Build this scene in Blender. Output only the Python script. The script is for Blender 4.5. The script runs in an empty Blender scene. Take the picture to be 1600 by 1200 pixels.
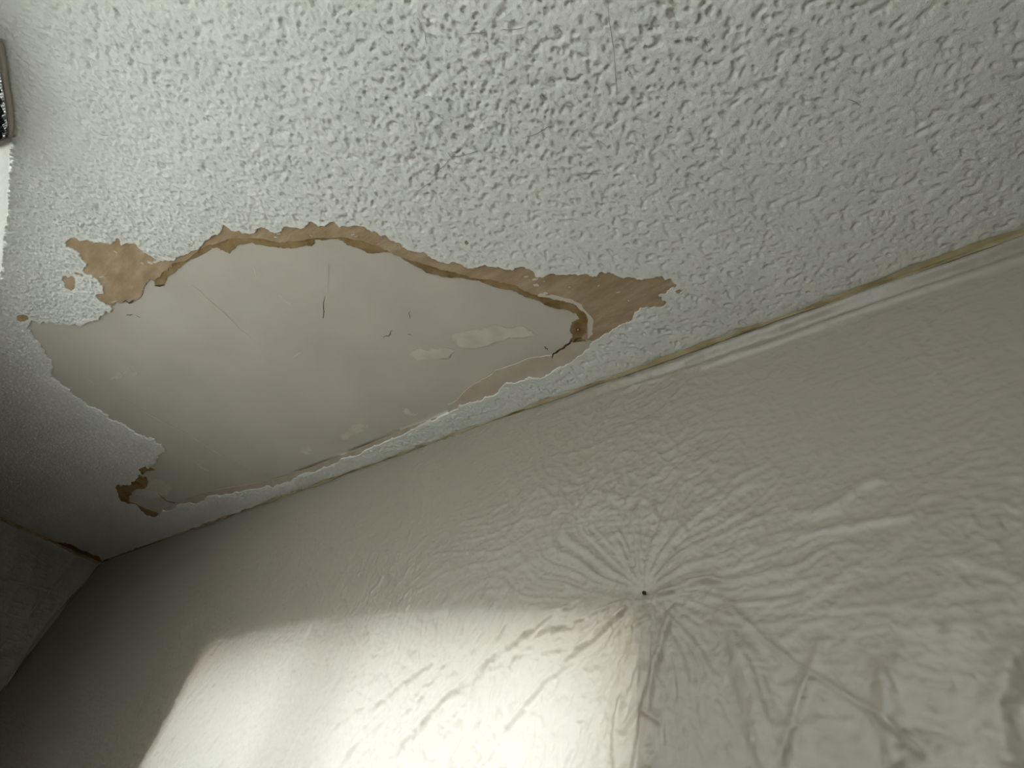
import bpy, math, random
import numpy as np
from mathutils import Matrix, Vector
from mathutils.geometry import tessellate_polygon

C = bpy.context.scene.collection
sc = bpy.context.scene
rng = random.Random(7)

# ------------------------------------------------------------------ camera
EYE = np.array([0.0, 0.0, 1.45])            # photographer's phone, 1.45 m above the floor
FPX, PITCH, ROLL, YAW = 771.01, 0.755986, 0.237310, -0.803475
fw = np.array([math.sin(YAW)*math.cos(PITCH), math.cos(YAW)*math.cos(PITCH), math.sin(PITCH)])
r0 = np.cross(fw, [0, 0, 1.0]); r0 /= np.linalg.norm(r0)
u0 = np.cross(r0, fw)
RT = math.cos(ROLL)*r0 + math.sin(ROLL)*u0
UP = np.cross(RT, fw)
cam_d = bpy.data.cameras.new('camera'); cam = bpy.data.objects.new('camera', cam_d); C.objects.link(cam)
M = Matrix(((RT[0], UP[0], -fw[0], EYE[0]), (RT[1], UP[1], -fw[1], EYE[1]), (RT[2], UP[2], -fw[2], EYE[2]), (0, 0, 0, 1)))
cam.matrix_world = M
cam_d.sensor_width = 36; cam_d.lens = FPX/1600*36; cam_d.clip_start = 0.01
sc.camera = cam

# ------------------------------------------------------------------ light
w = bpy.data.worlds.new('World'); sc.world = w; w.use_nodes = True
w.node_tree.nodes['Background'].inputs[0].default_value = (0.75, 0.86, 1.0, 1)
w.node_tree.nodes['Background'].inputs[1].default_value = 0.6
CEIL = 2.40; YW = 0.83; XL, XR = -2.0083, -0.3986; ZT = 1.45+0.358; ZB = 0.22
def area(name, loc, rot, sx, sy, power, col):
    l = bpy.data.lights.new(name, 'AREA'); l.shape = 'RECTANGLE'; l.size = sx; l.size_y = sy
    l.energy = power; l.color = col
    o = bpy.data.objects.new(name, l); o.location = loc; o.rotation_euler = rot; C.objects.link(o); return o
# daylight outside the glass door (open sky and sunlit ground beyond it)
area('outside_light', (-.20, YW+1.15, 1.95), (-math.pi/2, 0, 0), 3.4, 2.6, 170, (1.0, 0.985, 0.955))
BL, BR, BT, BB = -2.0, 0.65, 2.29, 1.35       # guessed, unseen window added behind the photographer to brighten the ceiling
area('outside_light', ((BL+BR)/2-.25, -0.72-0.65, 1.80), (math.pi/2, 0, 0), 3.2, 1.7, 262, (0.97, 0.99, 1.0))  # unseen lamp behind the added window, set to brighten the ceiling
sc.view_settings.view_transform = 'Standard'; sc.view_settings.look = 'None'
sc.view_settings.exposure = 0.0; sc.view_settings.gamma = 1.0; sc.view_settings.use_curve_mapping = False
sc.cycles.max_bounces = 14; sc.cycles.diffuse_bounces = 10; sc.cycles.transmission_bounces = 8
sc.cycles.transparent_max_bounces = 8; sc.cycles.use_denoising = True
sc.cycles.sample_clamp_indirect = 6

# ------------------------------------------------------------------ helpers
def un(px, py, axis, val):
    """world point on the plane coord[axis]=val that the sight line of a photo point meets"""
    d = fw*FPX + RT*(px-800) - UP*(py-600)
    return EYE + d*((val-EYE[axis])/d[axis])
def proj(P):
    q = P-EYE; d = q@fw
    return 800+FPX*(q@RT)/d, 600-FPX*(q@UP)/d

def tag(o, label=None, cat=None, group=None, kind=None):
    if label: o['label'] = label
    if cat: o['category'] = cat
    if group: o['group'] = group
    if kind: o['kind'] = kind
    return o
def link(name, me, mat, parent=None):
    o = bpy.data.objects.new(name, me); C.objects.link(o)
    if mat: me.materials.append(mat)
    if parent: o.parent = parent
    return o
def empty(name, loc):
    o = bpy.data.objects.new(name, None); C.objects.link(o); o.location = loc
    o.empty_display_size = 0.05
    return o
def mesh_np(name, V, F, smooth=True):
    """V (n,3), F (m,4) int arrays -> mesh"""
    me = bpy.data.meshes.new(name)
    V = np.ascontiguousarray(V, np.float32); F = np.ascontiguousarray(F, np.int32)
    k = F.shape[1]
    me.vertices.add(len(V)); me.vertices.foreach_set('co', V.ravel())
    me.loops.add(F.size); me.loops.foreach_set('vertex_index', F.ravel())
    me.polygons.add(len(F))
    me.polygons.foreach_set('loop_start', np.arange(0, F.size, k, dtype=np.int32))
    me.polygons.foreach_set('loop_total', np.full(len(F), k, np.int32))
    me.polygons.foreach_set('use_smooth', np.full(len(F), smooth, bool))
    me.update(calc_edges=True); me.validate()
    return me
def boxes(name, bs, mat, parent=None):
    V = []; F = []
    for (a, b) in bs:
        n = len(V)
        for z in (a[2], b[2]):
            for x, y in ((a[0], a[1]), (b[0], a[1]), (b[0], b[1]), (a[0], b[1])): V.append((x, y, z))
        F += [(n, n+3, n+2, n+1), (n+4, n+5, n+6, n+7), (n, n+1, n+5, n+4), (n+1, n+2, n+6, n+5), (n+2, n+3, n+7, n+6), (n+3, n, n+4, n+7)]
    me = bpy.data.meshes.new(name); me.from_pydata(V, [], F); me.update()
    return link(name, me, mat, parent)

# gradient noise
def _hash(ix, iy, seed):
    h = (ix.astype(np.int64)*374761393 + iy.astype(np.int64)*668265263 + seed*974711) & 0xffffffff
    h = ((h ^ (h >> 13))*1274126177) & 0xffffffff
    h = ((h ^ (h >> 15))*2246822519) & 0xffffffff
    return (h ^ (h >> 16)) & 0xffffffff
def noise(x, y, seed=0):
    x, y = np.broadcast_arrays(x, y)
    ix = np.floor(x); iy = np.floor(y); fx = x-ix; fy = y-iy
    u = fx*fx*fx*(fx*(fx*6-15)+10); v = fy*fy*fy*(fy*(fy*6-15)+10)
    def g(dx, dy):
        a = _hash(ix+dx, iy+dy, seed)*(2*math.pi/4294967296.0)
        return np.cos(a)*(fx-dx)+np.sin(a)*(fy-dy)
    n0 = g(0, 0)*(1-u)+g(1, 0)*u; n1 = g(0, 1)*(1-u)+g(1, 1)*u
    return (n0*(1-v)+n1*v)*1.5
def sstep(a, b, x):
    t = np.clip((x-a)/(b-a), 0, 1); return t*t*(3-2*t)
def ridge(n): return (1-np.minimum(np.abs(n)*2.2, 1))**3

def seg_dist(X, Y, poly, closed=True):
    P = np.asarray(poly, float); Q = np.roll(P, -1, 0)
    if not closed: P, Q = P[:-1], Q[:-1]
    best = np.full(X.shape, 1e9); bx = np.zeros(X.shape); by = np.zeros(X.shape)
    for (ax, ay), (cx, cy) in zip(P, Q):
        dx, dy = cx-ax, cy-ay; L = dx*dx+dy*dy+1e-18
        t = np.clip(((X-ax)*dx+(Y-ay)*dy)/L, 0, 1)
        qx = ax+t*dx; qy = ay+t*dy; d = (X-qx)**2+(Y-qy)**2
        m = d < best; best[m] = d[m]; bx[m] = qx[m]; by[m] = qy[m]
    return np.sqrt(best), bx, by
def inside(X, Y, poly):
    P = np.asarray(poly, float); Q = np.roll(P, -1, 0); r = np.zeros(X.shape, bool)
    for (ax, ay), (cx, cy) in zip(P, Q):
        c = (ay > Y) != (cy > Y)
        if c.any():
            r ^= c & (X < (cx-ax)*(Y-ay)/(cy-ay+1e-30)+ax)
    return r
def rough(pts, amp, n=3, closed=True, seed=1):
    """torn edge: split every edge n times, jittering the midpoints"""
    r = random.Random(seed); P = [tuple(p) for p in pts]
    for k in range(n):
        out = []; m = len(P) if closed else len(P)-1
        for i in range(m):
            a, b = P[i], P[(i+1) % len(P)]; L = math.dist(a, b); out.append(a)
            if L > 2.2:
                t = r.uniform(.35, .65); d = r.gauss(0, 1)*min(amp, L*.22)
                out.append((a[0]+(b[0]-a[0])*t-(b[1]-a[1])/L*d, a[1]+(b[1]-a[1])*t+(b[0]-a[0])/L*d))
        if not closed: out.append(P[-1])
        P = out; amp *= .62
    return P
def to_ceil(pts, z=CEIL): return [tuple(un(x, y, 2, z)[:2]) for x, y in pts]
def slab(name, pts, z0, z1, mat, parent=None):
    """flat polygon (list of xy) given thickness from z0 (lower, visible) up to z1"""
    n = len(pts)
    tri = tessellate_polygon([[Vector((x, y, 0)) for x, y in pts]])
    V = [(x, y, z0) for x, y in pts]+[(x, y, z1) for x, y in pts]
    area2 = sum(pts[i][0]*pts[(i+1) % n][1]-pts[(i+1) % n][0]*pts[i][1] for i in range(n))
    F = []
    for t in tri:
        a = [pts[i] for i in t]
        s = (a[1][0]-a[0][0])*(a[2][1]-a[0][1])-(a[2][0]-a[0][0])*(a[1][1]-a[0][1])
        F.append(tuple(t) if s < 0 else tuple(reversed(t)))
        F.append(tuple(i+n for i in (reversed(t) if s < 0 else t)))
    for i in range(n):
        j = (i+1) % n
        F.append((i, j, j+n, i+n) if area2 > 0 else (j, i, i+n, j+n))
    me = bpy.data.meshes.new(name); me.from_pydata(V, [], F); me.update(); me.validate()
    return link(name, me, mat, parent)

# ------------------------------------------------------------------ materials
def mat(name):
    m = bpy.data.materials.new(name); m.use_nodes = True
    nt = m.node_tree; nt.nodes.clear()
    out = nt.nodes.new('ShaderNodeOutputMaterial'); return m, nt, out
def N(nt, t, **k):
    n = nt.nodes.new(t)
    for a, b in k.items():
        if a.startswith('i_'): n.inputs[a[2:].replace('_', ' ')].default_value = b
        else: setattr(n, a, b)
    return n
def ramp(nt, src, stops):
    r = nt.nodes.new('ShaderNodeValToRGB'); e = r.color_ramp.elements
    e[0].position, e[0].color = stops[0][0], (*stops[0][1], 1); e[1].position, e[1].color = stops[1][0], (*stops[1][1], 1)
    for p, c in stops[2:]:
        x = e.new(p); x.color = (*c, 1)
    nt.links.new(src, r.inputs[0]); return r.outputs[0]
def surf(name, cols, scale=30, detail=4, rough_=0.9, bump=None, stretch=(1, 1, 1), rot=(0, 0, 0), spec=0.2):
    """principled surface: noise-mottled colour + optional bump list of (scale, strength, distance, detail)"""
    m, nt, out = mat(name); L = nt.links
    tc = N(nt, 'ShaderNodeTexCoord'); mp = N(nt, 'ShaderNodeMapping'); mp.inputs['Scale'].default_value = stretch; mp.inputs['Rotation'].default_value = rot
    L.new(tc.outputs['Object'], mp.inputs[0])
    n = N(nt, 'ShaderNodeTexNoise'); n.inputs['Scale'].default_value = scale; n.inputs['Detail'].default_value = detail
    L.new(mp.outputs[0], n.inputs['Vector'])
    b = N(nt, 'ShaderNodeBsdfPrincipled'); b.inputs['Roughness'].default_value = rough_; b.inputs['Specular IOR Level'].default_value = spec
    k = len(cols); L.new(ramp(nt, n.outputs[0], [(0.3+0.4*i/(k-1), c) for i, c in enumerate(cols)]), b.inputs['Base Color'])
    prev = None
    for (s, st, dist, det) in (bump or []):
        bn = N(nt, 'ShaderNodeTexNoise'); bn.inputs['Scale'].default_value = s; bn.inputs['Detail'].default_value = det
        L.new(mp.outputs[0], bn.inputs['Vector'])
        bp = N(nt, 'ShaderNodeBump'); bp.inputs['Strength'].default_value = st; bp.inputs['Distance'].default_value = dist
        L.new(bn.outputs[0], bp.inputs['Height'])
        if prev: L.new(prev, bp.inputs['Normal'])
        prev = bp.outputs[0]
    if prev: L.new(prev, b.inputs['Normal'])
    L.new(b.outputs[0], out.inputs[0]); return m

M_coat = surf('textured_paint', [(.73, .745, .715), (.80, .81, .78)], 9, 5, .75, [(420, .5, .0012, 3)], spec=.3)
M_board = surf('bare_board', [(.54, .51, .455), (.60, .57, .51)], 5, 6, .85, [(60, .2, .0015, 5), (500, .25, .0004, 2)], spec=.12)
M_tan = surf('tan_paper', [(.34, .25, .15), (.41, .31, .20), (.48, .38, .265)], 16, 8, .9, [(120, .5, .0015, 5)], stretch=(1, 3, 1))
M_brown = surf('brown_paper', [(.17, .105, .04), (.29, .20, .095), (.36, .26, .14)], 22, 7, .9, [(140, .6, .0015, 5)])
M_pink = surf('sanded_paint', [(.50, .425, .34), (.58, .52, .44)], 18, 6, .9, [(260, .5, .001, 4)])
M_pale = surf('pale_plaster', [(.60, .55, .48), (.68, .64, .57)], 30, 5, .7, [(200, .3, .0006, 4)])
M_smear = surf('filler_smear', [(.58, .55, .48), (.70, .66, .59)], 22, 7, .7, None)
M_grime = surf('dark_grime', [(.05, .035, .02), (.14, .10, .055)], 60, 4, 1.0)
M_tape = surf('masking_tape', [(.20, .15, .075), (.34, .285, .17), (.42, .36, .23)], 14, 7, .8, [(90, .4, .002, 4)], stretch=(1, 1, 2.5))
M_white = surf('white_paint', [(.70, .69, .66), (.76, .75, .72)], 5, 3, .6)
M_wallp = surf('wall_paint', [(.48, .46, .42), (.54, .52, .48)], 5, 3, .7)
M_cream = surf('cream_trim', [(.78, .60, .34), (.84, .66, .40)], 5, 3, .5)
M_floor = surf('floor_board', [(.30, .24, .18), (.42, .35, .27)], 4, 5, .6, stretch=(1, 8, 1))
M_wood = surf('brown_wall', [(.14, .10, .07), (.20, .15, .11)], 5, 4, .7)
M_metal = surf('steel', [(.55, .53, .5), (.7, .68, .65)], 40, 2, .35, spec=.8)
M_dark = surf('dark_fabric', [(.012, .014, .018), (.05, .055, .065)], 40, 3, .9, [(150, .8, .004, 3)], stretch=(6, 1, .4))
M_hair = surf('grey_thread', [(.04, .045, .055), (.12, .13, .15)], 40, 3, .6)

def plastic(name, base, trans, fac=0.5):
    m, nt, out = mat(name); L = nt.links
    tc = N(nt, 'ShaderNodeTexCoord')
    prev = None
    for (s, rot, st, strength, dist) in (((40, 40, 9), (0, .75, 0), 1, .45, .006), ((14, 14, 55), (0, .25, 0), 1, .35, .006), ((80, 80, 80), (0, 0, 0), 1, .6, .0025)):
        mp = N(nt, 'ShaderNodeMapping'); mp.inputs['Rotation'].default_value = rot; mp.inputs['Scale'].default_value = s
        L.new(tc.outputs['Object'], mp.inputs[0])
        n = N(nt, 'ShaderNodeTexNoise'); n.noise_type = 'RIDGED_MULTIFRACTAL'; n.inputs['Scale'].default_value = 1; n.inputs['Detail'].default_value = 4
        L.new(mp.outputs[0], n.inputs['Vector'])
        bp = N(nt, 'ShaderNodeBump'); bp.inputs['Strength'].default_value = strength; bp.inputs['Distance'].default_value = dist
        L.new(n.outputs[0], bp.inputs['Height'])
        if prev: L.new(prev, bp.inputs['Normal'])
        prev = bp.outputs[0]
    d = N(nt, 'ShaderNodeBsdfDiffuse'); d.inputs[0].default_value = (*base, 1)
    t = N(nt, 'ShaderNodeBsdfTranslucent'); t.inputs[0].default_value = (*trans, 1)
    g = N(nt, 'ShaderNodeBsdfGlossy'); g.inputs['Roughness'].default_value = .38; g.inputs[0].default_value = (.9, .9, .9, 1)
    mx = N(nt, 'ShaderNodeMixShader'); mx.inputs[0].default_value = fac
    mg = N(nt, 'ShaderNodeMixShader'); mg.inputs[0].default_value = .09
    L.new(d.outputs[0], mx.inputs[1]); L.new(t.outputs[0], mx.inputs[2])
    L.new(mx.outputs[0], mg.inputs[1]); L.new(g.outputs[0], mg.inputs[2])
    for s in (d, t, g): L.new(prev, s.inputs['Normal'])
    L.new(mg.outputs[0], out.inputs[0]); return m
M_sheet = plastic('plastic_film', (.495, .455, .395), (.87, .855, .81), .42)
m_, nt_, out_ = mat('window_glass')
g_ = N(nt_, 'ShaderNodeBsdfGlass'); g_.inputs['IOR'].default_value = 1.45
t_ = N(nt_, 'ShaderNodeBsdfTransparent'); t_.inputs[0].default_value = (.93, .95, .94, 1)
gl_ = N(nt_, 'ShaderNodeBsdfGlossy'); gl_.inputs['Roughness'].default_value = .02
fr_ = N(nt_, 'ShaderNodeFresnel'); mx_ = N(nt_, 'ShaderNodeMixShader')
nt_.links.new(fr_.outputs[0], mx_.inputs[0]); nt_.links.new(t_.outputs[0], mx_.inputs[1]); nt_.links.new(gl_.outputs[0], mx_.inputs[2])
nt_.links.new(mx_.outputs[0], out_.inputs[0]); nt_.nodes.remove(g_); M_glass = m_

# ------------------------------------------------------------------ room shell
X0, X1, Y0 = -4.34, 1.60, -0.72
def struct(o): o['kind'] = 'structure'; return o
struct(boxes('floor', [((X0-.2, Y0-.2, -.1), (X1+.2, YW+.2, 0))], M_floor))
struct(boxes('wall_back', [((X0, YW, 0), (XL, YW+.18, CEIL+.1)), ((XR, YW, 0), (X1, YW+.18, CEIL+.1)),
      ((XL, YW, ZT), (XR, YW+.18, CEIL+.1)), ((XL, YW, 0), (XR, YW+.18, ZB))], M_wallp))
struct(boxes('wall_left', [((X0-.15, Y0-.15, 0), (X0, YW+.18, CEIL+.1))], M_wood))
struct(boxes('wall_right', [((X1, Y0-.15, 0), (X1+.15, YW+.18, CEIL+.1))], M_white))
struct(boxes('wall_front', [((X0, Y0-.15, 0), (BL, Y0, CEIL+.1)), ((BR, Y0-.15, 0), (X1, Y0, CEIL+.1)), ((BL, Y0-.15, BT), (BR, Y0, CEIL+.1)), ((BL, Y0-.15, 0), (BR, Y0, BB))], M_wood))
# window in the back wall, behind the film: cream reveal, white frame with a mullion, glass
win = struct(empty('window_1', ((XL+XR)/2, YW+.1, ZB)))
def rel(o, p): o.parent = p; o.matrix_parent_inverse = Matrix.Translation(-Vector(p.location)); return o
rel(boxes('window_reveal', [((XL, YW+.001, ZB), (XL+.015, YW+.17, ZT)), ((XR-.015, YW+.001, ZB), (XR, YW+.17, ZT)),
      ((XL, YW+.001, ZT-.015), (XR, YW+.17, ZT)), ((XL, YW+.001, ZB), (XR, YW+.17, ZB+.015))], M_cream), win)
a, b = XL+.015, XR-.015; c, d = ZB+.015, ZT-.015; mid = (a+b)/2
rel(boxes('window_frame', [((a, YW+.12, c), (a+.05, YW+.17, d)), ((b-.05, YW+.12, c), (b, YW+.17, d)), ((a, YW+.12, d-.05), (b, YW+.17, d)),
      ((a, YW+.12, c), (b, YW+.17, c+.06)), ((mid-.03, YW+.12, c), (mid+.03, YW+.17, d))], M_white), win)
rel(boxes('window_pane', [((a+.05, YW+.145, c+.06), (mid-.03, YW+.149, d-.05)), ((mid+.03, YW+.145, c+.06), (b-.05, YW+.149, d-.05))], M_glass), win)

win_added = struct(empty('added_window', ((BL+BR)/2, Y0-.1, BB)))  # guessed window, out of view, added as opening for the ceiling's extra light
a, b, c, d = BL, BR, BB, BT; mid = (a+b)/2
rel(boxes('window_frame', [((a, Y0-.14, c), (a+.05, Y0-.09, d)), ((b-.05, Y0-.14, c), (b, Y0-.09, d)), ((a, Y0-.14, d-.05), (b, Y0-.09, d)),
      ((a, Y0-.14, c), (b, Y0-.09, c+.06)), ((mid-.025, Y0-.14, c), (mid+.025, Y0-.09, d))], M_white), win_added)
rel(boxes('window_pane', [((a+.05, Y0-.12, c+.06), (mid-.025, Y0-.116, d-.05)), ((mid+.025, Y0-.12, c+.06), (b-.05, Y0-.116, d-.05))], M_glass), win_added)

# ------------------------------------------------------------------ the ceiling: sprayed texture coat with a peeled hole
HOLE = [(102,382),(112,372),(130,376),(150,379),(175,381),(184,372),(200,380),(220,391),(237,401),(255,409),(262,408),(280,401),(300,392),(318,379),(335,367),(343,365),(354,353),(365,361),
 (376,363),(395,365),(405,357),(420,361),(436,363),(447,354),(464,356),(480,352),(486,346),(505,354),(522,347),(538,354),(568,354),(585,361),(604,367),(623,379),(635,389),
 (659,395),(677,405),(698,413),(725,417),(752,416),(759,411),(770,417),(791,422),(815,417),(833,423),(836,432),(857,429),(890,428),(902,431),(920,429),(933,434),(942,426),
 (965,432),(995,438),(1022,435),(1035,431),(1049,432),(1059,446),(1046,453),(1029,462),(1038,470),(1037,479),(1007,482),(992,489),(984,503),(965,512),(944,523),(930,535),
 (917,547),(896,563),(881,575),(851,590),(824,594),(800,600),(782,607),(764,620),(746,627),(728,632),(710,641),(675,659),(647,671),(614,686),(587,697),(554,714),(524,725),
 (491,739),(455,752),(422,762),(400,765),(354,773),(320,780),(289,788),(263,799),(241,809),(221,801),(198,788),(184,777),(177,762),(188,760),(198,757),(212,748),(219,742),
 (214,737),(221,731),(232,733),(244,724),(249,710),(258,706),(244,694),(227,685),(204,673),(181,659),(159,646),(136,636),(113,619),(91,597),(82,577),(72,557),(62,540),
 (47,522),(42,512),(57,502),(82,505),(112,509),(135,505),(155,497),(170,489),(175,483),(167,477),(155,470),(150,466),(162,460),(160,447),(150,437),(132,427),(130,420),
 (135,412),(125,400),(110,389)]
ISLANDS = [[(97,431),(106,434),(115,431),(118,441),(116,451),(109,456),(101,448),(99,440)], [(25,495),(34,492),(43,494),(46,500),(36,503),(28,502)],
           [(1056,455),(1062,453),(1066,456),(1061,460),(1056,458)], [(115,426),(122,426),(131,430),(128,433),(118,430)], [(142,447),(150,447),(156,452),(148,451)],
           [(727,376),(733,378),(732,384),(727,382)]]
hole = to_ceil(rough(HOLE, 2.6, 3, seed=3))
holes = [hole]+[to_ceil(rough(p, 1.2, 2, seed=11+i)) for i, p in enumerate(ISLANDS)]

def axis(segs):
    out = []
    for a_, b_, s in segs:
        out += list(np.arange(a_, b_, s))
    out.append(segs[-1][1]); return np.array(out)
xs = axis([(X0, -3.2, .007), (-3.2, -2.3, .0042), (-2.3, -1.5, .0029), (-1.5, .55, .0026), (.55, X1, .02)])
ys = axis([(Y0, -.62, .01), (-.62, YW, .0028)])
GX, GY = np.meshgrid(xs, ys, indexing='ij')
# relief (positive = hangs lower): worm-like blobs over a flat base, denser to the left, flatter mid-right
lf = noise(GX*1.3+5, GY*1.3, 5)
# wl: 1 = densely stippled, 0 = smoother with pits
wl = np.clip(1-sstep(-1.25, -.35, GX), 0, 1)*.75+.25*sstep(-.2, .4, lf)
wx = GX+.004*noise(GX*60, GY*60, 91); wy = GY+.004*noise(GX*60, GY*60, 92)
n1 = noise(wx*100, wy*100, 1); n2 = noise(wx*180, wy*180, 2); n3 = noise(wx*52, wy*52, 3)
n4 = noise(wx*150, wy*150, 25)
blob = (1-wl)*sstep(-.05, .40, n1*.75+n2*.5+n3*.2)+wl*sstep(.02, .30, n4*.9+n1*.35+n2*.3)
pit = sstep(.16, .42, n1*.55+n2*.35+noise(wx*66+9, wy*66, 21)*.45+wl*.25*(n4-.1))
big = sstep(.30, .5, noise(wx*38+3, wy*38, 23)*.8+n2*.2)
stip = noise(wx*230, wy*230, 24)
H = (.0058*wl+.0012)*blob*(.4+.6*wl)+.0016*wl*stip-(1-.1*wl)*(.0062*pit)-.0026*big+.0013*n2+.0006*noise(GX*12, GY*12, 8)
band = np.zeros(GX.shape, bool)
i0, i1 = np.searchsorted(xs, -3.4), np.searchsorted(xs, .0)
SX, SY = GX[i0:i1], GY[i0:i1]
ins = np.zeros(GX.shape, bool); D = np.full(GX.shape, 9.0); QX = GX.copy(); QY = GY.copy()
for hp in holes:
    P = np.array(hp); lo = P.min(0)-.05; hi = P.max(0)+.05
    a0, a1 = np.searchsorted(xs, lo[0]), np.searchsorted(xs, hi[0]); b0, b1 = np.searchsorted(ys, lo[1]), np.searchsorted(ys, hi[1])
    sx, sy = GX[a0:a1, b0:b1], GY[a0:a1, b0:b1]
    ins[a0:a1, b0:b1] |= inside(sx, sy, hp)
    # coarse polygon first to find the band, then exact distance in the band
    coarse = hp[::4] if len(hp) > 60 else hp
    dc, _, _ = seg_dist(sx, sy, coarse)
    m = dc < .035
    de, ex, ey = seg_dist(sx[m], sy[m], hp)
    d_ = D[a0:a1, b0:b1]; qx = QX[a0:a1, b0:b1]; qy = QY[a0:a1, b0:b1]
    upd = de < d_[m]
    idx = np.where(m); idx = (idx[0][upd], idx[1][upd])
    d_[idx] = de[upd]; qx[idx] = ex[upd]; qy[idx] = ey[upd]
H *= (1-.5*sstep(.10, .48, GY)*sstep(-1.9, -.9, GX))*(1-.2*sstep(-.2, .3, noise(GX*1.9+7, GY*2.3, 66)))      # flatter coat along the long wall
# distance taper: the coat thins to its torn lip
H *= np.where(ins, 0, .35+.65*sstep(0, .012, D))
nx, ny = GX.shape
id_ = np.arange(nx*ny).reshape(nx, ny)
q = np.stack([id_[:-1, :-1], id_[:-1, 1:], id_[1:, 1:], id_[1:, :-1]], -1).reshape(-1, 4)   # normals down
insf = ins.ravel()
keep = ~(insf[q].all(1))
mixed = keep & insf[q].any(1)
PX, PY, PZ = GX.ravel().copy(), GY.ravel().copy(), (CEIL-H).ravel().copy()
# inside verts of mixed faces snap to the torn outline
sv = np.unique(q[mixed].ravel()); sv = sv[insf[sv]]
PX[sv] = QX.ravel()[sv]; PY[sv] = QY.ravel()[sv]; PZ[sv] = CEIL
q = q[keep]
# rim skirt going up
e = np.concatenate([q[:, [0, 1]], q[:, [1, 2]], q[:, [2, 3]], q[:, [3, 0]]])
es = np.sort(e, 1); key = es[:, 0].astype(np.int64)*(nx*ny)+es[:, 1]
u_, first, cnt = np.unique(key, return_index=True, return_counts=True)
be = e[first[cnt == 1]]; be = be[insf[be].all(1)]
bv = np.unique(be.ravel()); remap = {int(v): nx*ny+i for i, v in enumerate(bv)}
V = np.stack([PX, PY, PZ], 1)
V = np.concatenate([V, np.stack([PX[bv], PY[bv], np.full(len(bv), CEIL+.0058)], 1)])
sk = np.array([[b_, a_, remap[int(a_)], remap[int(b_)]] for a_, b_ in be])
F = np.concatenate([q, sk])
used = np.zeros(len(V), bool); used[F.ravel()] = True
newi = np.cumsum(used)-1
ceil_o = struct(link('ceiling', mesh_np('ceiling', V[used], newi[F]), M_coat))
# the roof slab above, continuing the ceiling's build-up so no light leaks through the hole
rel2 = boxes('ceiling_slab', [((X0-.15, Y0-.15, CEIL+.012), (X1+.15, YW+.18, CEIL+.12))], M_white, ceil_o)

# hairline cracks and scratches in the sprayed coat
def ribbon(name, pts, width, z, mat_, parent, thick=.0004):
    P = [np.array(p) for p in pts]; L = []; R_ = []
    for i, p in enumerate(P):
        t = P[min(i+1, len(P)-1)]-P[max(i-1, 0)]; t = t/np.linalg.norm(t); n = np.array([-t[1], t[0]])
        ww = width*(.25+.75*math.sin(math.pi*(i+.3)/(len(P)-.4)))/2
        L.append(tuple(p+n*ww)); R_.append(tuple(p-n*ww))
    return slab(name, L+R_[::-1], z-thick, z, mat_, parent)
M_crack = surf('crack_dark', [(.30, .29, .26), (.40, .39, .36)], 50, 2, 1)
CR = [[(724,54),(745,51),(759,50)],[(782,48),(806,46),(821,43)],[(652,27),(664,50),(667,70)],[(950,10),(955,50),(961,100),(963,160)],[(700,238),(706,245),(730,241),(752,236)],
      [(672,278),(690,262),(706,246)],[(652,300),(676,283)],[(815,215),(838,209),(862,196),(872,186)],[(60,677),(75,657)],[(92,678),(122,684)],[(900,272),(945,272)],
      [(1325,155),(1345,166)],[(155,208),(170,211)]]
for i, c_ in enumerate(CR):
    ribbon('hairline_crack', to_ceil(rough(c_, 1.0, 2, False, seed=50+i)), .0011, CEIL-.0008, M_crack, ceil_o)

# ------------------------------------------------------------------ the exposed patch: board, papers, smears, screw
cx, cy = un(480, 560, 2, CEIL)[:2]
patch = empty('ceiling_patch', (cx, cy, CEIL+.006))
tag(patch, 'long bare grey board exposed where the ceiling coat peeled away, with torn tan paper edges', 'damaged patch')
def part(o): rel(o, patch); return o
bx = axis([(-3.35, 0.05, .02)]); by = axis([(-.4, .72, .02)])
BX, BY = np.meshgrid(bx, by, indexing='ij')
BZ = CEIL+.006-.0012*noise(BX*2.2, BY*2.2, 44)-.0006*noise(BX*7, BY*7, 45)
ii = np.arange(BX.size).reshape(BX.shape)
part(link('bare_board', mesh_np('bare_board', np.stack([BX, BY, BZ], -1).reshape(-1, 3),
     np.stack([ii[:-1, :-1], ii[:-1, 1:], ii[1:, 1:], ii[1:, :-1]], -1).reshape(-1, 4)), M_board))
Z1 = CEIL+.0075
IN_L = [(175,478),(185,475),(207,470),(217,467),(222,457),(227,446),(242,447),(255,445),(262,432),(275,420),(295,406),(320,395),(337,387)]
IN_R = [(345,392),(357,398),(370,385),(392,380),(414,386),(434,389),(461,389),(486,386),(491,376),(527,375),(541,385),(566,393),(590,397),(607,396),(620,401),(641,414),(665,428),(698,435),(728,438),
        (764,447),(800,455),(824,467),(848,476),(875,485),(899,491),(906,500),(893,506),(891,521),(896,530),(890,536)]
OUT_R = [(270,412),(300,399),(325,383),(354,374),(392,373),(420,377),(447,379),(475,377),(491,373),(524,372),(557,376),(585,383),(607,394),(640,408),(680,419),(710,426),(740,435),(776,440),(806,447),(830,461),
         (860,465),(884,470),(905,477),(914,488),(918,506),(917,521),(908,532)]
# left tan paper (its outer side runs under the coat)
T_LEFT = [(92,384),(112,364),(184,364),(262,402),(275,405),(268,414)]+[(262,424),(250,432),(240,440),(227,444),(222,457),(217,467),(207,470),(185,475),(172,480),(140,470),(120,430),(118,400)]
tag(part(slab('torn_paper', to_ceil(rough(T_LEFT, 1.6, 3, seed=21)), CEIL+.0028, Z1, M_tan)), 'tan paper spike left of the bare board')
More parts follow.
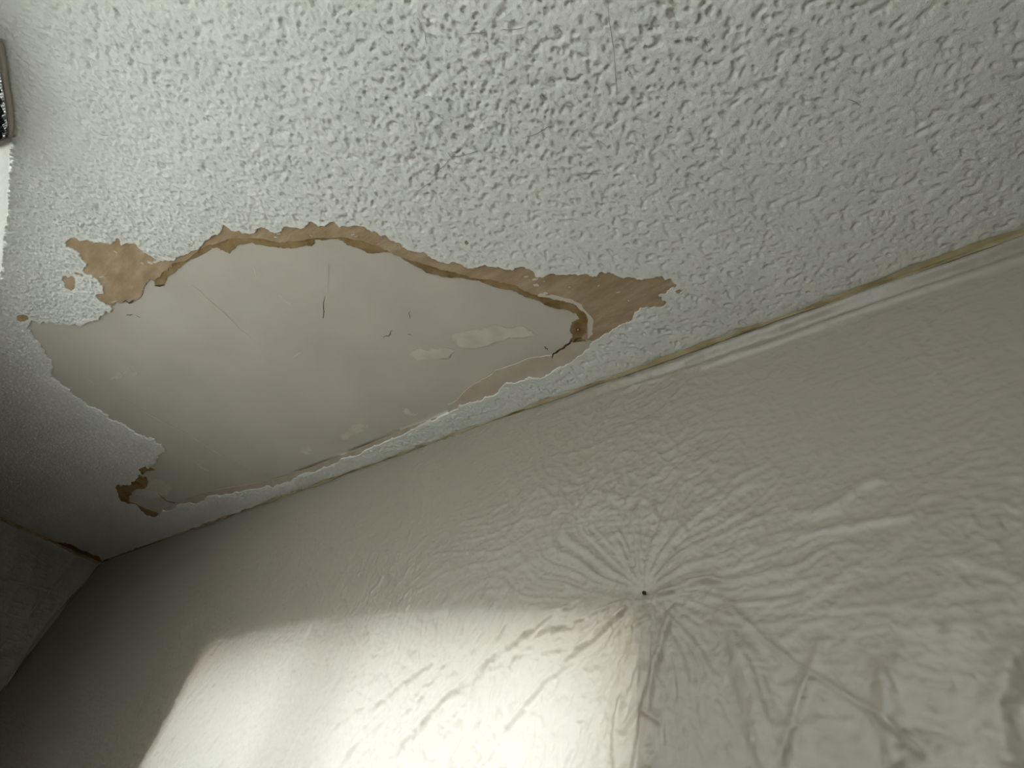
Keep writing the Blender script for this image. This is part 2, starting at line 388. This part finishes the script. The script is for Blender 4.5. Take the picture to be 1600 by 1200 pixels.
# top rim and right spike
T_RIGHT = [(262,402),(300,384),(335,360),(354,346),(420,350),(486,340),(568,346),(640,380),(700,404),(760,404),(833,414),(942,418),(1035,422),(1072,440),(1044,488),(1000,492),(970,520),(940,532),
           (920,532)]+[(x, y) for x, y in reversed(OUT_R)]
tag(part(slab('torn_paper', to_ceil(rough(T_RIGHT, 1.4, 3, seed=22)), CEIL+.0026, Z1, M_tan)), 'tan paper rim and right-hand spike')
RIM = [(238,436)]+[(262,420)]+OUT_R[1:]+IN_R[::-1]+[(337,388),(320,396),(295,407),(275,421),(262,433),(255,446),(242,448)]
# widen the outer side so that it tucks under the tan paper
RIM_OUT = [(x+(3 if x > 880 else 0), y-4) for x, y in OUT_R[1:]]
RIM = [(236,434),(262,414)]+RIM_OUT+[(915,536)]+IN_R[::-1]+[(337,388),(320,396),(295,407),(275,421),(262,433),(255,446),(242,448)]
tag(part(slab('torn_rim', to_ceil(rough(RIM, 1.2, 3, seed=23)), CEIL+.0042, Z1, M_brown)), 'dark brown torn inner rim')
T_LOW = [(917,536),(890,538),(866,556),(830,561),(800,572),(773,581),(746,599),(719,620),(700,634),(702,652),(760,634),(850,600),(900,575),(960,522),(930,518)]
tag(part(slab('sanded_band', to_ceil(rough(T_LOW, 1.0, 3, seed=24)), CEIL+.0038, Z1, M_pink)), 'pinkish sanded band below the screw')
T_LOW2 = [(704,648),(640,668),(560,702),(480,734),(420,753),(350,764),(290,780),(262,790),(262,806),(350,785),(430,770),(560,720),(660,672)]
tag(part(slab('sanded_band', to_ceil(rough(T_LOW2, .7, 2, seed=25)), CEIL+.0040, Z1, M_pink)), 'thin sanded strip along the lower edge')
T_BL = [(172,757),(188,756),(203,752),(213,744),(224,747),(231,753),(229,761),(221,765),(209,767),(205,774),(200,778),(201,785),(214,791),(230,797),(246,803),(243,812),(222,806),(200,795),(180,780)]
tag(part(slab('torn_paper', to_ceil(rough(T_BL, 1.0, 3, seed=26)), CEIL+.0028, Z1, M_brown)), 'dark brown torn paper at the far corner')
T_SP = [(210,737),(218,728),(230,730),(241,735),(230,737),(222,743)]
part(slab('torn_paper', to_ceil(rough(T_SP, .8, 2, seed=27)), CEIL+.003, Z1, M_brown))
T_FAR = [(38,508),(55,498),(84,502),(88,512),(70,518),(80,548),(100,590),(125,620),(160,642),(215,672),(256,698),(264,708),(252,712),(225,690),(180,664),(130,638),(88,604),(66,560),(46,526)]
if 0: tag(part(slab('sanded_band', to_ceil(rough(T_FAR, .8, 3, seed=28)), CEIL+.0044, Z1, M_pink)), 'faint sanded margin at the left end')
for i, p in enumerate(ISLANDS):
    c_ = np.mean(p, 0); big = [tuple(c_+(np.array(v)-c_)*1.35) for v in p]
    part(slab('chipped_spot', to_ceil(big), CEIL+.0022, Z1, M_tan))
# pale streak beside the screw and plaster crumbs
PALE = [(846,464),(862,461),(890,468),(908,476),(920,492),(926,508),(926,524),(918,530),(918,506),(912,488),(900,478),(880,471),(862,468)]
part(slab('plaster_streak', to_ceil(rough(PALE, 1.2, 2, seed=30)), CEIL+.0022, CEIL+.0028, M_pale))
CRUMBS = [(234,411,5,2),(244,409,7,2.5),(222,412,3,1.5),(158,433,6,1.3),(436,366,4,1.2),(430,371,3,1),(485,369,3,1),(551,367,4,1),(556,370,3,1),(826,420,5,2),(838,446,5,2.5),(846,462,7,3),
          (852,459,4,2),(836,437,6,1.6),(966,457,4,1.2),(982,470,2,1),(822,433,4,1),(890,449,2,1),(935,447,2,1),(850,440,2,1),(180,394,4,1),(178,472,5,1.2)]
for i, (x, y, rx, ry) in enumerate(CRUMBS):
    r_ = random.Random(i); ang = r_.uniform(-.5, .6)
    p = []
    for k in range(9):
        t = k/9*2*math.pi; q_ = r_.uniform(.65, 1.15)
        ux, uy = rx*math.cos(t)*q_, ry*math.sin(t)*q_
        p.append((x+ux*math.cos(ang)-uy*math.sin(ang), y+ux*math.sin(ang)+uy*math.cos(ang)))
    part(slab('plaster_crumb', to_ceil(p), CEIL+.0012, CEIL+.0029, M_pale))
# filler smears on the bare board
ZS = CEIL+.0052
SM = [[(705,528),(727,520),(760,515),(780,508),(815,511),(838,525),(803,529),(768,538),(740,546),(715,541)],[(638,556),(664,549),(688,545),(710,550),(690,562),(652,566)],
      [(170,595),(182,581),(198,577),(214,583),(206,590),(190,590)],[(532,680),(562,664),(578,666),(560,678),(546,682),(534,689)],[(463,704),(474,700),(486,706),(482,712),(470,709)],
      [(627,645),(636,640),(652,645),(646,652),(634,650)],[(210,770),(238,752),(256,752),(268,762),(252,776),(226,780)]]
for i, p in enumerate(SM):
    part(slab('filler_smear', to_ceil(rough(p, 3.0, 3, seed=60+i)), ZS-.0004, ZS, M_smear))
SCR = [([(296,446),(330,475),(365,508),(403,543)], .004),([(122,587),(138,596),(153,605)], .006),([(187,624),(230,648),(300,685),(345,713),(391,738)], .010),([(394,416),(397,427),(399,438)], .004),
       ([(434,463),(444,472),(453,479)], .006),([(511,418),(510,455),(508,475)], .003),([(300,720),(325,738)], .014),([(455,560),(468,553)], .003)]
for i, (p, w_) in enumerate(SCR):
    part(ribbon('scratch', to_ceil(rough(p, .8, 2, False, seed=80+i)), w_, ZS-.0001, M_smear, None, .0003))
DK = [([(506,465),(505,488),(504,512)], .0022),([(612,518),(606,527),(598,530)], .002),([(894,533),(884,541),(868,552)], .006),([(874,548),(865,554),(862,562)], .004),([(851,543),(855,549)], .003),
      ([(188,474),(200,475),(216,466)], .004),([(240,448),(256,446)], .005),([(245,772),(260,785),(285,790)], .008),([(196,494),(206,493)], .003),([(211,494),(217,498)], .002),([(896,536),(908,530)], .006),
      ([(640,488),(640,500)], .0015),([(636,524),(642,526)], .0015)]
for i, (p, w_) in enumerate(DK):
    part(ribbon('dark_nick', to_ceil(rough(p, 1.2, 2, False, seed=90+i)), w_, CEIL+.0040 if i in (2, 3, 5, 6, 10) else ZS-.0001, M_grime, None, .0003))
# screw head in the brown spot
def lathe(name, prof, loc, mat_, parent=None, seg=20):
    V_ = []; F_ = []
    for r_, z_ in prof:
        for k in range(seg):
            t = 2*math.pi*k/seg; V_.append((r_*math.cos(t), r_*math.sin(t), z_))
    for i in range(len(prof)-1):
        for k in range(seg):
            a_ = i*seg+k; b_ = i*seg+(k+1) % seg; F_.append((a_, b_, b_+seg, a_+seg))
    F_.append(tuple(range(seg))); F_.append(tuple(reversed(range((len(prof)-1)*seg, len(prof)*seg))))
    me = bpy.data.meshes.new(name); me.from_pydata([(x+loc[0], y+loc[1], z+loc[2]) for x, y, z in V_], [], F_); me.update()
    for p_ in me.polygons: p_.use_smooth = True
    return link(name, me, mat_, parent)
s_ = un(903, 517, 2, CEIL)
part(lathe('screw_head', [(.0006, -.0014), (.0015, -.0012), (.0021, -.0006), (.0023, 0), (.0016, .003)], (s_[0], s_[1], CEIL+.0042), M_metal))
part(lathe('screw_recess', [(.003, -.0003), (.0046, -.0007), (.0054, -.0002), (.0054, .001)], (s_[0], s_[1], CEIL+.0044), M_grime))

# ------------------------------------------------------------------ plastic film over the back wall
def tps(pts, X, Y):
    P = np.array(pts, float); n = len(P)
    def phi(r2): return np.where(r2 > 0, .5*r2*np.log(r2+1e-12), 0)
    K = phi((P[:, None, 0]-P[None, :, 0])**2+(P[:, None, 1]-P[None, :, 1])**2)
    A = np.zeros((n+3, n+3)); A[:n, :n] = K+1e-6*np.eye(n); A[:n, n] = 1; A[:n, n+1:] = P[:, :2]; A[n:, :n] = A[:n, n:].T
    s = np.linalg.solve(A, np.concatenate([P[:, 2], [0, 0, 0]]))
    out = s[n]+s[n+1]*X+s[n+2]*Y
    for i in range(n): out = out+s[i]*phi((X-P[i, 0])**2+(Y-P[i, 1])**2)
    return out
Q = 1.45
ctrl = [(x, 2.40, .026) for x in (-4.26, -3, -2, -1.2, -.6, 0, .4, 1.6)]
ctrl += [(-.40, Q+.365, .007), (-.40, Q+.25, .009), (-.405, Q+.1, .010), (-.40, Q-.3, .012), (-.40, Q-.9, .012)]
ctrl += [(-2.04, Q+.365, .020), (-2.05, Q+.1, .016), (-2.05, Q-.3, .016), (-2.05, Q-.9, .016), (-1.2, Q+.37, .052), (-1.2, Q+.6, .055), (-.6, Q+.62, .045), (-1.9, Q+.6, .030), (-1.2, Q, .06), (-1.2, Q-.7, .05)]
ctrl += [(-.2, Q+.36, .02), (0, Q+.3, .045), (.2, Q+.55, .035), (.1, Q, .05), (.8, Q+.3, .04), (.8, Q-.5, .04), (-3, Q+.5, .045), (-3, Q, .04), (-3.8, Q+.5, .035), (-3.8, Q, .03), (-3, Q-.8, .03)]
ctrl += [(x, 0.0, .03) for x in (-4.26, -3, -2, -1, 0, 1.6)]+[(-4.26, Q+.3, .03), (-4.26, Q-.4, .03), (1.6, Q, .03)]
sx = axis([(-4.258, -2.7, .008), (-2.7, -2.1, .005), (-2.1, .5, .0032), (.5, 1.595, .03)])
sz = axis([(0.0, 1.25, .03), (1.25, 2.399, .0034)])
SXg, SZg = np.meshgrid(sx, sz, indexing='ij')
off = tps(ctrl, SXg, SZg)
pin = un(1007, 927, 1, YW-.010); px_, pz_ = pin[0], pin[2]
r = np.hypot(SXg-px_, SZg-pz_); ang = np.arctan2(SZg-pz_, SXg-px_)+.35*noise(SXg*3, SZg*3, 30)+.12*noise(SXg*9, SZg*9, 29)
# radial gathers around the pin
g = ridge(noise(ang*3.2+3, r*1.1, 31))*.9+ridge(noise(ang*7+1, r*2.0, 32))*.6+.5*ridge(noise(ang*14, r*4, 33))
off += .0040*g*np.exp(-(r/.22)**2)*sstep(0, .05, r)
off += .0012*g*np.exp(-r/.6)*sstep(.02, .2, r)
# long diagonal drags over the lit part (film pulled up towards the pin)
def rot(th, X, Z): return X*math.cos(th)+Z*math.sin(th), -X*math.sin(th)+Z*math.cos(th)
lit = sstep(-2.3, -1.9, SXg)*(1-sstep(-.5, -.3, SXg))*(1-sstep(Q+.30, Q+.46, SZg))
wx_ = SXg+.03*noise(SXg*6, SZg*6, 71); wz_ = SZg+.03*noise(SXg*6, SZg*6, 72)
a1_, b1_ = rot(.95, wx_, wz_); a2_, b2_ = rot(1.35, wx_, wz_); a3_, b3_ = rot(.35, wx_, wz_); a4_, b4_ = rot(.08, wx_, wz_)
dr = ridge(noise(a1_*2.5, b1_*13, 34))+.7*ridge(noise(a2_*5, b2_*26, 35))+.5*ridge(noise(a3_*6, b3_*18, 36))+.45*ridge(noise(a1_*9, b1_*45, 37))
off += .0034*dr*lit+.0016*lit*(ridge(noise(a2_*14, b2_*60, 46))+ridge(noise(a1_*16, b1_*75, 47))+.8*ridge(noise(wx_*48, wz_*48, 48)))
# shallow wrinkles running along the wall above and to the right
up_ = sstep(Q+.30, Q+.5, SZg)
hz = ridge(noise(a4_*3, b4_*24, 38))+.7*ridge(noise(a3_*5, b3_*30, 39))+.5*ridge(noise(a4_*10, b4_*60, 40))
off += .0016*hz*(1-.5*sstep(-.25, .1, SXg))*(.35+.65*np.maximum(up_, sstep(-.3, .1, SXg)))*(.35+.65*sstep(-.35, .25, noise(SXg*2.1, SZg*3, 55)))
# crumple everywhere
cr = ridge(noise(wx_*16, wz_*16, 41))+.7*ridge(noise(wx_*34, wz_*34, 42))+.4*ridge(noise(wx_*70, wz_*70, 43))
off += .0026*cr*(1-.55*sstep(-.35, .0, SXg))*(.4+.6*sstep(-.2, .4, noise(SXg*1.7+4, SZg*2.5, 56)))*(.35+.65*sstep(-3.2, -2.0, SXg))
# gathered pleats under the tape, strongest on the right
pl_ = np.exp(-((SZg-2.372+.006*noise(SXg*5, 0, 61))/.010)**2)*.010-np.exp(-((SZg-2.352)/.007)**2)*.006+np.exp(-((SZg-2.330-.006*noise(SXg*4, 3, 62))/.009)**2)*.007
off += pl_*sstep(-.9, .0, SXg)
# single folds traced where the photo shows them
FOLD = [([(1010,925),(1060,905),(1110,895)], .006, .006), ([(1140,945),(1180,985),(1230,1030),(1290,1065),(1380,1125),(1440,1180)], .004, .0035),
        ([(1128,965),(1150,1020),(1165,1060),(1185,1130),(1200,1200)], .022, .008), ([(1045,945),(1030,970),(1012,1040),(995,1110),(980,1200)], .006, .006),
        ([(1280,1000),(1260,1060),(1235,1110),(1215,1180)], .006, .004), ([(1600,640),(1560,720),(1490,830),(1450,980),(1425,1090)], .05, .008),
        ([(965,945),(900,1000),(845,1060),(790,1130)], .006, .007), ([(1000,958),(970,975)], .004, .004), ([(880,945),(790,1010),(700,1090),(640,1160)], .007, .006),
        ([(1400,1190),(1380,1060)], .01, .006), ([(560,1180),(600,1100),(680,1040)], .008, .005), ([(1000,925),(930,945),(860,980)], .006, .004),
        ([(1370,750),(1300,790),(1240,800)], .008, .004), ([(1260,830),(1420,810)], .007, .003), ([(960,1090),(950,1140),(955,1200)], .006, .006),
        ([(1020,1120),(985,1100),(960,1135)], .005, .005), ([(1580,1190),(1560,1100),(1590,1020)], .012, .006)]
for pts, wd, ht in FOLD:
    Pf = [(lambda v: (v[0], v[2]))(un(x, y, 1, YW-.035)) for x, y in pts]
    P_ = np.array(Pf); lo = P_.min(0)-3*wd; hi = P_.max(0)+3*wd
    m = (SXg > lo[0]) & (SXg < hi[0]) & (SZg > lo[1]) & (SZg < hi[1])
    if m.any():
        d_, _, _ = seg_dist(SXg[m]+.004*noise(SXg[m]*18, SZg[m]*18, 77), SZg[m]+.004*noise(SXg[m]*18, SZg[m]*18, 78), Pf, closed=False)
        off[m] += ht*np.exp(-(d_/wd)**2)
off = off*sstep(.0, .012, 2.401-SZg)*1.0+.026*(1-sstep(.0, .012, 2.401-SZg))
off = np.maximum(off, .004)
pd = np.exp(-(r/.02)**2); off = off*(1-pd)+.005*pd
jj = np.arange(SXg.size).reshape(SXg.shape)
qa = np.stack([jj[:-1, :-1], jj[1:, :-1], jj[1:, 1:], jj[:-1, 1:]], -1).reshape(-1, 4)
film = link('plastic_sheet', mesh_np('plastic_sheet', np.stack([SXg, YW-off, SZg], -1).reshape(-1, 3), qa), M_sheet)
tag(film, 'translucent white plastic sheeting taped over the long wall, glowing where the window lies behind it', 'plastic sheet')
# push pin holding the film at the window's upper corner
pin_o = empty('push_pin', tuple(pin)); tag(pin_o, 'tiny dark pin holding the sheeting at the upper corner of the glowing window', 'pin')
ph = lathe('pin_head', [(.001, .0045), (.0028, .004), (.0036, .002), (.0034, 0), (.001, -.004)], (0, 0, 0), M_grime, pin_o)
ph.rotation_euler = (math.pi/2, 0, 0)
rx_ = lathe('pin_shank', [(.0006, 0), (.0006, -.012)], (0, 0, 0), M_metal, pin_o, 8); rx_.rotation_euler = (math.pi/2, 0, 0)

# ------------------------------------------------------------------ film over the end wall
ey_ = axis([(-.70, .800, .012)]); ez_ = axis([(0, 1.2, .04), (1.2, 2.399, .010)])
EYg, EZg = np.meshgrid(ey_, ez_, indexing='ij')
eo = .07+.012*noise(EYg*2, EZg*1.2, 81)*1.5+.004*ridge(noise(EYg*3+EZg*2, EZg*3-EYg*9, 82))+.003*ridge(noise(EYg*9, EZg*4, 83))
fade = sstep(0, .06, .800-EYg)*sstep(0, .04, 2.40-EZg); eo = .078*(1-fade)+eo*fade
kk = np.arange(EYg.size).reshape(EYg.shape)
film2 = link('plastic_sheet', mesh_np('end_film', np.stack([X0+eo, EYg, EZg], -1).reshape(-1, 3),
       np.stack([kk[:-1, :-1], kk[:-1, 1:], kk[1:, 1:], kk[1:, :-1]], -1).reshape(-1, 4)), M_sheet)
tag(film2, 'dim plastic sheeting over the short end wall beyond the dark corner', 'plastic sheet')

# folded seam where the two films meet in the corner
def tube(name, pts, rad, mat_, parent=None, seg=8):
    P = [np.array(p, float) for p in pts]; V_ = []; F_ = []
    for i, p in enumerate(P):
        t = P[min(i+1, len(P)-1)]-P[max(i-1, 0)]; t /= np.linalg.norm(t)
        h = np.array([0, 0, 1.0]) if abs(t[2]) < .9 else np.array([1.0, 0, 0])
        a_ = np.cross(t, h); a_ /= np.linalg.norm(a_); b_ = np.cross(t, a_)
        rr = rad[i] if hasattr(rad, '__len__') else rad
        for k in range(seg):
            th = 2*math.pi*k/seg; V_.append(tuple(p+(a_*math.cos(th)+b_*math.sin(th))*rr))
    for i in range(len(P)-1):
        for k in range(seg):
            x_ = i*seg+k; y_ = i*seg+(k+1) % seg; F_.append((x_, y_, y_+seg, x_+seg))
    F_.append(tuple(reversed(range(seg)))); F_.append(tuple(range((len(P)-1)*seg, len(P)*seg)))
    me = bpy.data.meshes.new(name); me.from_pydata(V_, [], F_); me.update()
    for p_ in me.polygons: p_.use_smooth = True
    return link(name, me, mat_, parent)
seam = [tuple(un(x, y, 0, -4.235)) for x, y in ((163,884),(140,905),(112,930),(77,969),(56,998),(35,1032),(0,1091),(-30,1145))]
seam = [(p[0], min(p[1], .806), p[2]) for p in seam]
so = tube('folded_seam', seam, [.003, .005, .004, .004, .004, .004, .004, .004], M_sheet)
tag(so, 'thin folded taped seam running down the dark corner between two plastic sheets', 'taped seam')

# ------------------------------------------------------------------ tapes along the ceiling line
def tape_strip(name, A, B, inward, width_fn, n, mat_, label, seed):
    """tape folded in the angle: a narrow leg on the ceiling and a leg down the film"""
    A = np.array(A, float); B = np.array(B, float); inw = np.array(inward, float)
    V_ = []; F_ = []
    for i in range(n+1):
        t = i/n; p = A+(B-A)*t; s = np.linalg.norm(B-A)*t
        wig = float(noise(np.array(s*6.0), np.array(seed*1.7), seed)); wig2 = float(noise(np.array(s*17.0), np.array(.5), seed+1))
        wd = width_fn(t)*(1+.35*wig+.2*wig2); cw = .007+.005*wig2+.003*wig
        rows = [(p+inw*(.003+max(cw, .001)), -.0036), (p+inw*.0035, -.0046), (p+inw*.0045, -.5*wd), (p+inw*(.0045+.004*max(0, wig2)), -wd)]
        for q_, dz in rows: V_.append((q_[0], q_[1], CEIL+dz))
    for i in range(n):
        for k in range(3):
            a_ = i*4+k; F_.append((a_, a_+1, a_+5, a_+4))
    me = bpy.data.meshes.new(name); me.from_pydata(V_, [], F_); me.update()
    for p_ in me.polygons: p_.use_smooth = True
    o = link(name, me, mat_); sd = o.modifiers.new('thickness', 'SOLIDIFY'); sd.thickness = .0008; sd.offset = 0
    tag(o, label, 'tape'); return o
YF = YW-.026
tape_a = tape_strip('masking_tape', (-4.25, YF, 0), (1.58, YF, 0), (0, -1, 0), lambda t: .011+.016*max(0, (t-.62))/.38, 700, M_tape,
           'long dirty tan masking tape along the joint of ceiling and long sheeted wall', 5)
tape_b = tape_strip('masking_tape', (-4.26, -.5, 0), (-4.26, .79, 0), (1, 0, 0), lambda t: .020, 200, M_tape,
           'narrow olive tape on the far ceiling edge above the end wall sheeting', 9)

STAIN = [(88,846),(100,848),(112,850),(124,857),(140,864),(152,868),(160,875),(150,880),(138,874),(124,870),(108,862),(94,854)]
st = slab('water_stain', to_ceil(rough(STAIN, 1.0, 2, seed=201)), CEIL-.0058, CEIL-.0028, M_brown)
tag(st, 'small brown water-stained flake of paper in the far ceiling corner', 'stain')

# ------------------------------------------------------------------ film along the near wall, with a torn opening
near = [(-4.25, -.42), (-3.2, -.40), (-2.4, -.37), (-1.85, -.34), (-1.56, -.39), (-1.46, -.41), (-1.25, -.45), (-1.13, -.49), (-1.06, -.515), (-.98, -.56), (-.8, -.60), (0, -.62), (1.58, -.62)]
nP = np.array(near)
t_of = axis([(-4.25, -2.0, .04), (-2.0, -.9, .005), (-.9, 1.58, .04)])
yc = np.interp(t_of, nP[:, 0], nP[:, 1])
ker = np.ones(9)/9; yc2 = yc.copy(); yc2[4:-4] = np.convolve(yc, ker, 'valid'); yc = yc2
nz = axis([(0, 1.9, .05), (1.9, 2.398, .006)])
NX, NZ = np.meshgrid(t_of, nz, indexing='ij')
NY = yc[:, None]-.006*noise(NX*7, NZ*5, 101)-.004*ridge(noise(NX*16, NZ*6, 102))*sstep(0, .05, 2.4-NZ)
NV = np.stack([NX, NY, NZ], -1).reshape(-1, 3)
ppx, ppy = proj(NV)
front = (NV-EYE)@fw > 0.05
GAP = [(-60,150),(-30,80),(-4,70),(0,85),(3,110),(5,140),(9,160),(12,180),(12,198),(8,209),(0,217),(-40,240)]
gp = np.zeros(len(NV), bool); gp[front] = inside(ppx[front], ppy[front], GAP)
ll = np.arange(NX.size).reshape(NX.shape)
qn = np.stack([ll[:-1, :-1], ll[:-1, 1:], ll[1:, 1:], ll[1:, :-1]], -1).reshape(-1, 4)
qn = qn[~gp[qn].any(1)]
film3 = link('plastic_sheet', mesh_np('near_film', NV, qn), M_sheet)
tag(film3, 'bright white plastic sheeting hanging from the ceiling at the picture edge, with a dark opening', 'plastic sheet')
hem_px = [(-6,56),(0,70),(4,88),(8,115),(11,145),(15,172),(16,195),(12,209),(2,219),(-14,226)]
hem = []
for x, y in hem_px:
    best = None
    dd = fw*FPX+RT*(x-800)-UP*(y-600)
    for k in np.linspace(.5, 2.6, 900)/FPX:
        p = EYE+dd*k
        g_ = p[1]-np.interp(p[0], t_of, yc)
        if g_ <= 0: best = p; break
    if best is not None: hem.append((best[0], best[1]+.004, min(best[2], 2.392)))
hm = tube('rolled_hem', hem, .0055, M_sheet, film3)
cur = empty('dark_cloth', (-1.3, -.55, 2.12)); tag(cur, 'dark blue-black fringed cloth seen through the opening of the left-edge sheeting', 'cloth')
cw_x = axis([(-1.30, -1.04, .004)]); cw_z = axis([(2.28, 2.397, .008)])
CX, CZ = np.meshgrid(cw_x, cw_z, indexing='ij')
ycx = np.interp(CX, t_of, yc)
CYy = ycx-.016+.003*np.sin(CX*260)
oo = np.arange(CX.size).reshape(CX.shape)
rel(link('cloth', mesh_np('cloth', np.stack([CX, CYy, CZ], -1).reshape(-1, 3), np.stack([oo[:-1, :-1], oo[:-1, 1:], oo[1:, 1:], oo[1:, :-1]], -1).reshape(-1, 4)), M_dark), cur)
Vf = []; Ff = []
for i in range(36):
    x0 = -1.29+i*.0068; b_ = rng.uniform(-.02, .02)
    for k in range(7):
        t = k/6; xx = x0+b_*t; zz = 2.396-.09*t; yy = float(np.interp(xx, t_of, yc))-.010
        n = len(Vf); Vf += [(xx-.0007, yy, zz), (xx+.0007, yy, zz), (xx, yy+.0012, zz)]
        if k: Ff += [(n-3, n-2, n+1, n), (n-2, n-1, n+2, n+1), (n-1, n-3, n, n+2)]
me = bpy.data.meshes.new('fringe'); me.from_pydata(Vf, [], Ff); me.update()
fo = link('fringe', me, M_hair); tag(fo, 'grey fringe threads', kind='stuff'); rel(fo, cur)
